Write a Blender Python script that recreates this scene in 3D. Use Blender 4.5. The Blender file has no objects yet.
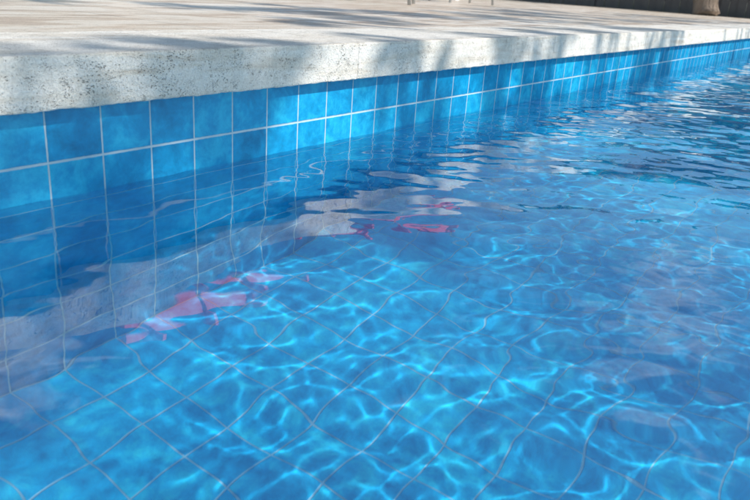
import bpy, math, random
import numpy as np
from mathutils import Matrix, Vector, noise
random.seed(7); rng=np.random.default_rng(11)
S=bpy.context.scene
S.view_settings.view_transform='Standard'; S.view_settings.look='None'; S.view_settings.exposure=0
COL=S.collection
# ---------------------------------------------------------------- helpers
def link(o,parent=None):
    COL.objects.link(o)
    if parent: o.parent=parent
    return o
def mesh_obj(name,verts,faces,mat=None,parent=None,smooth=False):
    me=bpy.data.meshes.new(name); me.from_pydata(verts,[],faces); me.update()
    if mat: me.materials.append(mat)
    if smooth: me.polygons.foreach_set('use_smooth',[True]*len(me.polygons))
    return link(bpy.data.objects.new(name,me),parent)
def empty(name,loc=(0,0,0)):
    e=bpy.data.objects.new(name,None); e.location=loc; e.empty_display_size=.2
    return link(e)
def tag(o,label=None,category=None,group=None,kind=None):
    if label:o['label']=label
    if category:o['category']=category
    if group:o['group']=group
    if kind:o['kind']=kind
def box(x0,x1,y0,y1,z0,z1):
    v=[(x0,y0,z0),(x1,y0,z0),(x1,y1,z0),(x0,y1,z0),(x0,y0,z1),(x1,y0,z1),(x1,y1,z1),(x0,y1,z1)]
    f=[(0,3,2,1),(4,5,6,7),(0,1,5,4),(1,2,6,5),(2,3,7,6),(3,0,4,7)]
    return v,f
def tube(pts,rad,seg=10):
    V=[];F=[]
    n=len(pts)
    for i,p in enumerate(pts):
        p=Vector(p)
        d=(Vector(pts[min(i+1,n-1)])-Vector(pts[max(i-1,0)])).normalized()
        a=d.cross(Vector((0.31,.2,.93)) if abs(d.z)<.9 else Vector((1,0,0))).normalized(); b=d.cross(a)
        for k in range(seg):
            t=2*math.pi*k/seg
            V.append(tuple(p+(a*math.cos(t)+b*math.sin(t))*rad[i]))
    for i in range(n-1):
        for k in range(seg):
            k2=(k+1)%seg
            F.append((i*seg+k,i*seg+k2,(i+1)*seg+k2,(i+1)*seg+k))
    F.append(tuple(range(seg))[::-1]); F.append(tuple((n-1)*seg+k for k in range(seg)))
    return V,F
def merge(parts):
    V=[];F=[]
    for v,f in parts:
        o=len(V); V+=v; F+=[tuple(i+o for i in q) for q in f]
    return V,F
class M:
    def __init__(s,name):
        s.m=bpy.data.materials.new(name); s.m.use_nodes=True
        s.t=s.m.node_tree; s.n=s.t.nodes; s.n.clear()
        s.out=s.n.new('ShaderNodeOutputMaterial')
    def new(s,ty,**kw):
        n=s.n.new('ShaderNode'+ty)
        for k,v in kw.items():
            if k in n.inputs.keys() : s.set(n,k,v)
            else: setattr(n,k,v)
        return n
    def set(s,n,k,v):
        i=n.inputs[k]
        if isinstance(v,bpy.types.NodeSocket): s.t.links.new(v,i)
        else: i.default_value=v
    def math(s,op,a,b=0.0,c=0.0,clamp=False):
        n=s.n.new('ShaderNodeMath'); n.operation=op; n.use_clamp=clamp
        for i,v in enumerate((a,b,c)): s.set(n,i,v) 
        return n.outputs[0]
    def mix(s,f,a,b,mode='MIX'):
        n=s.n.new('ShaderNodeMix'); n.data_type='RGBA'; n.blend_type=mode
        s.set(n,0,f); s.set(n,6,a); s.set(n,7,b); return n.outputs[2]
    def noise(s,vec,scale,detail=4,rough=.55,dist=0):
        n=s.n.new('ShaderNodeTexNoise'); s.set(n,'Vector',vec); s.set(n,'Scale',scale); s.set(n,'Detail',detail); s.set(n,'Roughness',rough); s.set(n,'Distortion',dist); return n.outputs[0]
    def ramp(s,f,stops,interp='LINEAR'):
        n=s.n.new('ShaderNodeValToRGB'); n.color_ramp.interpolation=interp
        e=n.color_ramp.elements
        while len(e)<len(stops): e.new(.5)
        for el,(p,c) in zip(e,stops):
            el.position=p; el.color=(*c,1) if len(c)==3 else c
        s.set(n,0,f); return n.outputs[0]
    def pos(s): return s.n.new('ShaderNodeNewGeometry').outputs['Position']
    def mapping(s,v,scale=(1,1,1),rot=(0,0,0),loc=(0,0,0)):
        n=s.n.new('ShaderNodeMapping'); s.set(n,0,v); n.inputs['Scale'].default_value=scale; n.inputs['Rotation'].default_value=rot; n.inputs['Location'].default_value=loc
        return n.outputs[0]
    def bump(s,h,strength,dist,normal=None):
        n=s.n.new('ShaderNodeBump'); s.set(n,'Height',h); s.set(n,'Strength',strength); s.set(n,'Distance',dist)
        if normal: s.set(n,'Normal',normal)
        return n.outputs[0]
    def princ(s,color,rough=.5,normal=None,spec=.5):
        p=s.n.new('ShaderNodeBsdfPrincipled'); s.set(p,'Base Color',color); s.set(p,'Roughness',rough); s.set(p,'Specular IOR Level',spec)
        if normal: s.set(p,'Normal',normal)
        s.t.links.new(p.outputs[0],s.out.inputs[0]); return p
C=lambda r,g,b:(r,g,b,1)
# ---------------------------------------------------------------- materials
def tile_mat(name,ax,gc1,gc2,cols,var,wh=1.0):           # ax: the two in-plane axes
    m=M(name); P=m.pos()
    sep=m.new('SeparateXYZ'); m.set(sep,0,P)
    off={'X':-.0259,'Y':0.0,'Z':.04}
    uv=[m.math('MULTIPLY',m.math('ADD',sep.outputs[a],off[a]+10.0),10.0) for a in ax]
    lines=[];ids=[]
    for q,u in enumerate(uv):
        fr=m.math('FRACT',u); d=m.math('MINIMUM',fr,m.math('SUBTRACT',1.0,fr))
        if q==1: d=m.math('MULTIPLY',d,wh)
        lines.append(d); ids.append(m.math('FLOOR',u))
    d=m.math('MINIMUM',*lines)
    wob=m.noise(P,70,2); d2=m.math('ADD',d,m.math('MULTIPLY',m.math('SUBTRACT',wob,.5),.014))
    g=m.new('MapRange'); m.set(g,0,d2); g.inputs[1].default_value=.008; g.inputs[2].default_value=.022
    tile=g.outputs[0]
    cmb=m.new('CombineXYZ'); m.set(cmb,0,ids[0]); m.set(cmb,1,ids[1])
    wn=m.new('TexWhiteNoise'); wn.noise_dimensions='3D'; m.set(wn,0,cmb.outputs[0])
    off3=m.new('VectorMath'); off3.operation='MULTIPLY_ADD'; m.set(off3,0,wn.outputs['Color']); off3.inputs[1].default_value=(3,3,3); m.set(off3,2,P)
    n1=m.noise(off3.outputs[0],20,5,.7,.5)
    n2=m.noise(P,60,4,.7)
    f=m.math('ADD',m.math('MULTIPLY',n1,.70),m.math('ADD',m.math('MULTIPLY',n2,.30),m.math('MULTIPLY',m.math('SUBTRACT',wn.outputs[0],.5),var)))
    col=m.ramp(f,[(.30,cols[0]),(.5,cols[1]),(.68,cols[2])])
    gcol=m.mix(m.noise(P,9,3),C(*gc1),C(*gc2))
    col=m.mix(tile,gcol,col)
    h=m.math('ADD',m.math('MULTIPLY',tile,1.0),m.math('MULTIPLY',n1,.4))
    nb=m.bump(h,.5,.002)
    r=m.math('SUBTRACT',.75,m.math('MULTIPLY',tile,.5))
    m.princ(col,r,nb); return m.m
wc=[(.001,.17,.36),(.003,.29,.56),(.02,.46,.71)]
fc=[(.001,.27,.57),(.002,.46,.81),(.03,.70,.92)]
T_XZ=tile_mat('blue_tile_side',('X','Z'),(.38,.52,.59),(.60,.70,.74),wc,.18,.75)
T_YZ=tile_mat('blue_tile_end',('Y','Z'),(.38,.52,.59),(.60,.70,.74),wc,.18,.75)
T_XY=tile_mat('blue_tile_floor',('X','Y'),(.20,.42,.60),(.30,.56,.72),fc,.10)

def stone_mat(name,pavers):
    m=M(name); P=m.pos()
    big=m.noise(P,1.6,4,.55,.5)
    vein=m.noise(m.mapping(P,scale=(1.0,5.0,14.0),rot=(0,0,.35)),2.2,7,.62,1.1)
    fine=m.noise(P,60,6,.7)
    grain=m.noise(P,240,4,.75)
    if pavers:
        base=m.ramp(vein,[(.38,(.44,.28,.17)),(.48,(.68,.53,.38)),(.55,(.90,.82,.72)),(.75,(.94,.89,.82))])
    else:
        base=m.ramp(vein,[(.30,(.60,.48,.36)),(.43,(.79,.71,.60)),(.55,(.90,.85,.77)),(.75,(.94,.91,.85))])
    base=m.mix(.30,base,m.ramp(fine,[(.3,(.50,.46,.41)),(.7,(.97,.95,.91))]))
    base=m.mix(1.0,base,m.ramp(grain,[(.3,(.86,.84,.82)),(.6,(1.06,1.06,1.05))]),'MULTIPLY')
    base=m.mix(m.math('MULTIPLY',big,.22),base,C(.76,.68,.58))
    def pits(scale,lo,gain,seed):
        v=m.new('TexVoronoi'); m.set(v,'Vector',m.mapping(P,scale=(1,1.2,1.6),loc=(seed,seed*2,seed))); m.set(v,'Scale',scale)
        mask=m.noise(P,scale*.11,4,.7); n4=m.noise(P,scale*2.2,3,.6)
        thr=m.math('MULTIPLY',m.math('SUBTRACT',mask,lo,clamp=True),gain)
        p=m.math('SUBTRACT',thr,m.math('ADD',v.outputs['Distance'],m.math('MULTIPLY',m.math('SUBTRACT',n4,.5),.6)))
        return m.math('MULTIPLY',m.math('ADD',p,.04),6.0,clamp=True)
    pit=m.math('MAXIMUM',pits(150.0,.48,1.8,0.3),pits(330.0,.40,1.6,1.7))
    col=m.mix(m.math('MULTIPLY',pit,.55),base,C(.28,.22,.17))
    h=m.math('ADD',m.math('SUBTRACT',m.math('MULTIPLY',fine,1.5),m.math('MULTIPLY',pit,1.2)),m.math('MULTIPLY',grain,.4))
    if pavers:
        sep=m.new('SeparateXYZ'); m.set(sep,0,P)
        u=m.math('DIVIDE',m.math('ADD',sep.outputs['X'],59.9),.6); w=m.math('DIVIDE',m.math('SUBTRACT',sep.outputs['Y'],.3235-60),.6)
        iy=m.math('FLOOR',w)
        u=m.math('ADD',u,m.math('MULTIPLY',m.math('MODULO',iy,2.0),.5))
        ds=[]
        for q in (u,w):
            fr=m.math('FRACT',q); ds.append(m.math('MINIMUM',fr,m.math('SUBTRACT',1.0,fr)))
        d=m.math('MINIMUM',*ds)
        g=m.new('MapRange'); m.set(g,0,d); g.inputs[1].default_value=.002; g.inputs[2].default_value=.005
        cm=m.new('CombineXYZ'); m.set(cm,0,m.math('FLOOR',u)); m.set(cm,1,iy)
        wn=m.new('TexWhiteNoise'); m.set(wn,0,cm.outputs[0])
        tone=m.ramp(wn.outputs[0],[(0,(.84,.79,.73)),(1,(1.04,1.03,1.02))])
        col=m.mix(1.0,col,tone,'MULTIPLY')
        col=m.mix(g.outputs[0],C(.36,.32,.28),col)
        h=m.math('ADD',h,m.math('MULTIPLY',g.outputs[0],1.5))
    m.princ(col,.38 if pavers else .62,m.bump(h,.8 if pavers else 1.0,.003)); return m.m
STONE=stone_mat('travertine_coping',False); PAVER=stone_mat('travertine_paving',True)

def simple(name,c1,c2,scale,rough=.7,bump=.3,dist=.01,stretch=(1,1,1)):
    m=M(name); P=m.mapping(m.pos(),scale=stretch)
    n=m.noise(P,scale,5,.6)
    m.princ(m.mix(n,C(*c1),C(*c2)),rough,m.bump(n,bump,dist)); return m.m
BARK=simple('bark',(.12,.08,.05),(.42,.33,.26),7,.9,1.0,.08,(3,3,.5))
FENCE=simple('fence_paint',(.09,.08,.078),(.18,.16,.15),6,.6)
METAL=simple('brushed_metal',(.35,.35,.35),(.5,.5,.5),20,.35)
FABRIC=simple('chair_fabric',(.5,.5,.48),(.65,.64,.6),60,.9)
RED=simple('red_timber_paint',(.58,.08,.09),(.68,.14,.15),10,.6)
WHITE=simple('white_timber_paint',(.75,.75,.74),(.82,.82,.8),10,.6)
GRASS=simple('lawn_green',(.03,.06,.015),(.08,.11,.03),4,.95)
def leafmat(name,a,b):
    m=M(name); n=m.noise(m.pos(),1.7,3)
    d=m.new('BsdfDiffuse'); m.set(d,0,m.mix(n,C(*a),C(*b)))
    m.t.links.new(d.outputs[0],m.out.inputs[0]); return m.m
LEAF=leafmat('leaf_green',(.05,.09,.02),(.11,.16,.05)); LEAF2=leafmat('leaf_fresh_green',(.06,.12,.07),(.14,.20,.12))

# water: dielectric interface
m=M('pool_water')
g=m.new('BsdfGlass'); m.set(g,'IOR',1.333); m.set(g,'Roughness',0.0); m.set(g,'Color',C(.93,1.0,1.0))
gl=m.new('BsdfGlossy'); m.set(gl,'Roughness',0.0); m.set(gl,'Color',C(1,1,1))
x=m.new('MixShader'); m.set(x,0,.15); m.t.links.new(g.outputs[0],x.inputs[1]); m.t.links.new(gl.outputs[0],x.inputs[2])
m.t.links.new(x.outputs[0],m.out.inputs[0]); WATER=m.m

# ---------------------------------------------------------------- pool
XA,XB,YA,FZ=-2.5,13.0,-4.0,-.64
WT=.20
pool=empty('swimming_pool',(0,0,FZ)); tag(pool,'in-ground pool lined with square blue glazed tiles and pale grout','swimming pool')
def part(name,verts,faces,mat,par,**k):
    o=mesh_obj(name,verts,faces,mat,None,**k); o.parent=par
    o.matrix_parent_inverse=Matrix.Translation(par.location).inverted(); return o
recv=[]
recv.append(part('pool_floor',[(XA,YA,FZ),(XB,YA,FZ),(XB,0,FZ),(XA,0,FZ)],[(0,1,2,3)],T_XY,pool))
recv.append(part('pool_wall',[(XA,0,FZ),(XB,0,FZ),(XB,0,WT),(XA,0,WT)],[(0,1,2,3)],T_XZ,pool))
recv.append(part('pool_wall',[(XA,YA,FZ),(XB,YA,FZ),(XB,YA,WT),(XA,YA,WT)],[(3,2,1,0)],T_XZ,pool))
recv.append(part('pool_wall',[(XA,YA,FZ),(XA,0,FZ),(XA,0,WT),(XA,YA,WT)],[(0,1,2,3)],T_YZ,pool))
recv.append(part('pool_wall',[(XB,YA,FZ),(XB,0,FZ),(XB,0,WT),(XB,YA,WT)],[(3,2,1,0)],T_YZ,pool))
# water surface mesh with real ripples
def axis(a,b,f0,f1,fine,coarse):
    xs=[a]; x=a
    while x<b:
        if x<f0: st=fine+(coarse-fine)*min(1,(f0-x)/1.0)
        elif x>f1: st=fine+(coarse-fine)*min(1,(x-f1)/6.0)
        else: st=fine
        x+=st; xs.append(min(x,b))
    return np.array(xs)
xs=axis(XA,XB,0,2.2,.006,.025); ys=axis(YA,0,-1.2,0,.006,.045)
X,Y=np.meshgrid(xs,ys,indexing='ij'); Z=np.zeros_like(X)
def waves(n,l0,l1,slope,dirmean,spread):
    Zs=np.zeros_like(X)
    for i in range(n):
        lam=l0*(l1/l0)**rng.random(); k=2*math.pi/lam
        a=dirmean+rng.normal()*spread; ph=rng.random()*6.28
        Zs+= (slope*math.sqrt(2/n)/k)*np.sin(k*(X*math.cos(a)+Y*math.sin(a))+ph)
    return Zs
mod=.68+.46*np.sin(X*2.1+Y*1.3+.6)*np.sin(Y*3.4-X*.9+1.1)+.36*np.sin(X*5.3-Y*4.1)
mod=np.clip(mod,.2,2)*(.9+.2*np.clip(X-.5,0,1.4))
Z+=waves(26,.35,1.3,.014,.3,.9)*(.7+.3*np.clip(X,0,1.3))
Z+=waves(34,.12,.35,.019,.7,.8)
Z+=waves(30,.06,.12,.027,.7,.6)*mod
Z+=waves(54,.030,.06,.019,.8,1.2)*mod
nx,ny=X.shape
V=np.stack([X,Y,Z],-1).reshape(-1,3)
idx=np.arange(nx*ny).reshape(nx,ny)
F=np.stack([idx[:-1,:-1],idx[1:,:-1],idx[1:,1:],idx[:-1,1:]],-1).reshape(-1,4)
me=bpy.data.meshes.new('water'); me.from_pydata(V.tolist(),[],F.tolist()); me.update()
me.polygons.foreach_set('use_smooth',[True]*len(me.polygons)); me.materials.append(WATER)
water=link(bpy.data.objects.new('water',me)); tag(water,'clear rippling pool water','water',kind='structure')
water.cycles.is_caustics_caster=True
for o in recv: o.cycles.is_caustics_receiver=True

# ---------------------------------------------------------------- coping stones
def coping(L,seed,depth=.35):
    z1,z0=.23,.147; r=.0035
    prof=[(depth,z0)]
    for i in range(1,6): prof.append((depth+( -depth)*i/6,z0))
    for i in range(5):
        t=math.pi/2*i/4; prof.append((r-r*math.sin(t)+0,z0+r-r*math.cos(t)))
    for i in range(1,12): prof.append((0,z0+r+(z1-z0-2*r)*i/12))
    for i in range(5):
        t=math.pi/2*i/4; prof.append((r-r*math.cos(t),z1-r+r*math.sin(t)))
    for i in range(1,10): prof.append((r+(depth-r)*(i/9)**1.3,z1))
    n=len(prof); st=max(8,int(L/.006)); V=[];F=[]
    for i in range(st+1):
        x=L*i/st
        for j,(y,z) in enumerate(prof):
            p=Vector(((x+seed*SL)*22,y*22,z*22))
            d=noise.noise(p)*.0012+noise.noise(p*3)*.0012+noise.noise(p*7)*.0008
            yy=y;zz=z
            if y<.02: yy+=d+abs(min(0,noise.noise(p*.7+Vector((5,0,0)))))*.003
            if z>z1-.004: zz+=d*.4
            elif z<z0+.01 and y<.02: zz-=d*1.2
            V.append((x,yy,zz))
    for i in range(st):
        for j in range(n-1): F.append((i*n+j,(i+1)*n+j,(i+1)*n+j+1,i*n+j+1))
    F.append(tuple(range(n))); F.append(tuple(st*n+j for j in range(n))[::-1])
    return V,F
SL=1.2; x=-2.20; i=0
while x<13:
    v,f=coping(SL-.0006,i)
    o=mesh_obj('coping_stone',v,f,STONE,smooth=True); o.location=(x,-.03,0)
    tag(o,'pale pitted travertine coping slab along the pool edge','coping stone','travertine coping stones along the pool')
    x+=SL; i+=1
# ---------------------------------------------------------------- deck, ground
dz=.2295
def sheet(rects,z):
    V=[];F=[]
    for (a,b,c,d) in rects:
        o=len(V); V+=[(a,c,z),(b,c,z),(b,d,z),(a,d,z)]; F.append((o,o+1,o+2,o+3))
    return V,F
y0=.3225
v,f=sheet([(-8,15.3,y0,12),(-8,-2.20,-8,y0),(13.0,15.3,-8,y0),(-2.20,13.0,-8,-4.0)],dz)
patio=mesh_obj('patio_paving',v,f,PAVER); tag(patio,'pale travertine paving with dappled shade beside the pool','paving',kind='structure')
v,f=sheet([(-600,600,12,600),(-600,600,-600,-8),(-600,-8,-8,12),(15.3,600,-8,12)],.20)
gr=mesh_obj('ground',v,f,GRASS); tag(gr,'green lawn and garden ground around the paving','ground',kind='structure')

# ---------------------------------------------------------------- fence
fe=empty('garden_fence',(15.7,3,.2)); tag(fe,'dark grey brown slatted timber fence behind the paving','fence')
y=-10.0
while y<14:
    parts=[]
    yy=y+.05; q=0
    while yy<y+2.3:
        dx=.02*(q%2)
        parts.append(box(15.67+dx,15.69+dx,yy,yy+.1485,.19,1.75)); yy+=.15; q+=1
    parts.append(box(15.722,15.76,y+.05,y+2.35,.5,.58)); parts.append(box(15.722,15.76,y+.05,y+2.35,1.5,1.58))
    v,f=merge(parts); part('fence_panel',v,f,FENCE,fe)
    v,f=box(15.66,15.76,y-.05,y+.048,.2,1.80); part('fence_post',v,f,FENCE,fe)
    y+=2.4
# ---------------------------------------------------------------- trees
def crown(center,rad,nclump,per,leaf,cl,seed,shell=.5):
    r=np.random.default_rng(seed)
    cs=[]
    while len(cs)<nclump:
        p=r.uniform(-1,1,3); q=np.linalg.norm(p)
        if q<1 and q>shell*r.random(): cs.append(p*np.array(rad)+np.array(center))
    cs=np.array(cs)
    N=nclump*per
    base=np.repeat(cs,per,0)+r.normal(size=(N,3))*cl*np.array([1,1,.6])
    u=r.normal(size=(N,3)); u/=np.linalg.norm(u,axis=1)[:,None]
    w=r.normal(size=(N,3)); w-=u*(w*u).sum(1)[:,None]; w/=np.linalg.norm(w,axis=1)[:,None]
    s=leaf*r.uniform(.6,1.3,N)[:,None]
    V=np.stack([base-u*s,base+w*s*.45,base+u*s,base-w*s*.45],1).reshape(-1,3)
    F=np.arange(N*4).reshape(N,4)
    return V.tolist(),F.tolist(),cs
def tree(name,base,h0,center,rad,nclump,per,leaf,cl,seed,mat,label,tr=.16,shell=.5,flare=1.7):
    e=empty(name,base); tag(e,label,'tree')
    v,f,cs=crown(center,rad,nclump,per,leaf,cl,seed,shell)
    b=Vector(base); c=Vector(center)
    fork=b+(c-b)*.45; fork.z=max(fork.z,b.z+h0)
    ctl=[(0,flare),(.06,1+(flare-1)*.5),(.15,1.08),(.35,1),(.7,.85),(1,.7)]
    pts=[];rad_=[]
    for i in range(25):
        t=i/24
        for a in range(len(ctl)-1):
            if ctl[a][0]<=t<=ctl[a+1][0]:
                q=(t-ctl[a][0])/(ctl[a+1][0]-ctl[a][0]); R0=ctl[a][1]*(1-q)+ctl[a+1][1]*q
        pts.append(b.lerp(fork,t)+Vector((.07*math.sin(t*5+seed),.07*math.sin(t*4+seed*2),0))*min(1,t*6)); rad_.append(tr*R0)
    tv,tf=tube(pts,rad_,18)
    tv=[tuple(Vector(p)+ (Vector(p)-b.lerp(fork,min(1,max(0,(p[2]-b.z)/(fork.z-b.z))))).normalized()*tr*.35*noise.noise(Vector((p[0]*6,p[1]*6,p[2]*1.6+seed)))) for p in tv]
    parts=[(tv,tf)]
    rr=random.Random(seed)
    for k in range(0,len(cs),max(1,len(cs)//14)):
        t=Vector(cs[k]); mid=fork.lerp(t,.5)+Vector((rr.uniform(-.3,.3),rr.uniform(-.3,.3),.25))
        parts.append(tube([fork-Vector((0,0,.1)),mid,t],[tr*.45,tr*.22,tr*.06],7))
    vt,ft=merge(parts)
    part('trunk',vt,ft,BARK,e,smooth=True)
    part('crown',v,f,mat,e)
    return e
tree('shade_tree',(.8,-7.3,.23),2.2,(1.30,-5.9,5.2),(.95,1.9,.9),56,52,.085,.14,3,LEAF,'leafy green tree standing by the pool edge paving',.12)
tree('shade_tree',(5.4,-7.2,.23),2.2,(4.3,-5.1,5.3),(2.1,1.4,.9),58,26,.085,.085,15,LEAF,'sparse green tree standing by the pool edge paving',.11)
tree('shade_tree',(9.4,-7.2,.23),2.2,(9.0,-4.2,5.4),(2.8,.9,1.0),40,28,.09,.12,5,LEAF,'leafy green tree standing by the pool edge paving',.12)
tree('garden_tree',(14.75,1.95,.22),1.6,(15.0,3.4,2.7),(1.3,1.4,.3),14,14,.05,.22,8,LEAF2,'nearly bare tree with rough brown leaning trunk by the fence',.19,flare=1.3)
for k,(tx,ty,h) in enumerate([(17.8,-8,4.0),(18.2,-4.4,3.6),(18,-.8,3.4),(18.1,2.8,3.8),(18.3,6.4,3.6),(18,10,4.2)]):
    tree('garden_tree',(tx,ty,.2),1.2,(tx,ty,h*.54),(1.5,1.8,h*.33),70,90,.13,.34,20+k,LEAF2,'leafy green tree behind the garden fence',.17)

# ---------------------------------------------------------------- chairs
def chair(loc,rot):
    e=empty('patio_chair',loc); e.rotation_euler=(0,0,rot)
    tag(e,'metal framed outdoor chair standing on the travertine paving','chair','patio chairs on the paving')
    def P(n,vf,mat):
        o=mesh_obj(n,vf[0],vf[1],mat,None,smooth=True); o.parent=e; return o
    for sx in(-.24,.24):
        P('leg',tube([(sx*1.08,-.26,0),(sx,-.22,.44)],[.014,.014]),METAL)
        P('leg',tube([(sx*1.08,.28,0),(sx,.22,.44),(sx,.30,.88)],[.014,.014,.013]),METAL)
        P('armrest',tube([(sx*1.12,-.22,.40),(sx*1.12,-.24,.63),(sx*1.12,.0,.66),(sx*1.02,.26,.64)],[.012,.013,.014,.012]),METAL)
    v,f=box(-.25,.25,-.24,.24,.435,.465); P('seat',(v,f),FABRIC)
    v=[(-.23,.225,.50),(.23,.225,.50),(.23,.255,.50),(-.23,.255,.50),(-.23,.30,.90),(.23,.30,.90),(.23,.325,.90),(-.23,.325,.90)]
    P('backrest',(v,box(0,1,0,1,0,1)[1]),FABRIC)
chair((5.0,2.42,dz),.5); chair((7.5,3.05,dz),-.6)

# ---------------------------------------------------------------- unseen red-beamed frame, made up for the red streak it reflects in the water
pg=empty('stand_in_pergola',(6,4.6,dz)); tag(pg,'unseen timber frame added so its red front beam reflects as a streak in the water','stand_in_pergola')
v,f=box(3.6,9.4,3.97,4.03,2.36,2.58); part('beam',v,f,RED,pg)['label']='red painted front beam'
v,f=box(3.6,9.4,6.97,7.03,2.36,2.58); part('beam',v,f,WHITE,pg)
for px in (3.8,9.2):
    for py in (4.09,6.91):
        v,f=box(px-.05,px+.05,py-.055,py+.055,dz,2.58); part('post',v,f,WHITE,pg)
for k in range(9):
    px=3.8+k*.675; v,f=box(px-.022,px+.022,3.8,7.2,2.582,2.68); part('rafter',v,f,RED,pg)

# ---------------------------------------------------------------- light
el=math.radians(43); sd=Vector((.28,-.96,0)).normalized()
sv=Vector((sd.x*math.cos(el),sd.y*math.cos(el),math.sin(el)))
L=bpy.data.lights.new('sun','SUN'); L.energy=5.0; L.angle=math.radians(.6); L.color=(1,.965,.91)
L.cycles.is_caustics_light=True
so=link(bpy.data.objects.new('sun',L)); so.rotation_euler=sv.to_track_quat('Z','Y').to_euler()
W=bpy.data.worlds.new('World'); S.world=W; W.use_nodes=True
nt=W.node_tree; bg=nt.nodes['Background']; sk=nt.nodes.new('ShaderNodeTexSky'); sk.sky_type='NISHITA'; sk.sun_disc=False
sk.sun_elevation=el; sk.sun_rotation=math.atan2(sd.x,sd.y); bg.inputs[1].default_value=.14
tc=nt.nodes.new('ShaderNodeTexCoord'); mp=nt.nodes.new('ShaderNodeMapping'); mp.inputs['Scale'].default_value=(1,1,2.2); mp.inputs['Location'].default_value=(.4,.1,.3)
cn=nt.nodes.new('ShaderNodeTexNoise'); cn.inputs['Scale'].default_value=2.6; cn.inputs['Detail'].default_value=8; cn.inputs['Roughness'].default_value=.6
cr=nt.nodes.new('ShaderNodeValToRGB'); cr.color_ramp.elements[0].position=.58; cr.color_ramp.elements[1].position=.70
mx=nt.nodes.new('ShaderNodeMix'); mx.data_type='RGBA'; mx.inputs[7].default_value=(6.2,7.0,7.4,1)
tn=nt.nodes.new('ShaderNodeMix'); tn.data_type='RGBA'; tn.blend_type='MULTIPLY'; tn.inputs[0].default_value=1.0; tn.inputs[7].default_value=(.84,1.0,1.0,1)
nt.links.new(tc.outputs['Generated'],mp.inputs[0]); nt.links.new(mp.outputs[0],cn.inputs[0]); nt.links.new(cn.outputs[0],cr.inputs[0])
nt.links.new(sk.outputs[0],tn.inputs[6]); nt.links.new(cr.outputs[0],mx.inputs[0]); nt.links.new(tn.outputs[2],mx.inputs[6]); nt.links.new(mx.outputs[2],bg.inputs[0])
# ---------------------------------------------------------------- camera
cd=bpy.data.cameras.new('camera'); cam=link(bpy.data.objects.new('camera',cd))
R=Vector((.5744,-.8159,.0672)).normalized(); Fw=Vector((.7804,.5211,-.3456)).normalized(); U=R.cross(Fw).normalized(); R=Fw.cross(U)
mat=Matrix(((R.x,U.x,-Fw.x,0),(R.y,U.y,-Fw.y,-1.05),(R.z,U.z,-Fw.z,.36),(0,0,0,1)))
cam.matrix_world=mat
cd.sensor_width=36; cd.lens=34.56; cd.clip_start=.02; cd.clip_end=2000
cd.dof.use_dof=True; cd.dof.focus_distance=1.7; cd.dof.aperture_fstop=8.0
S.camera=cam
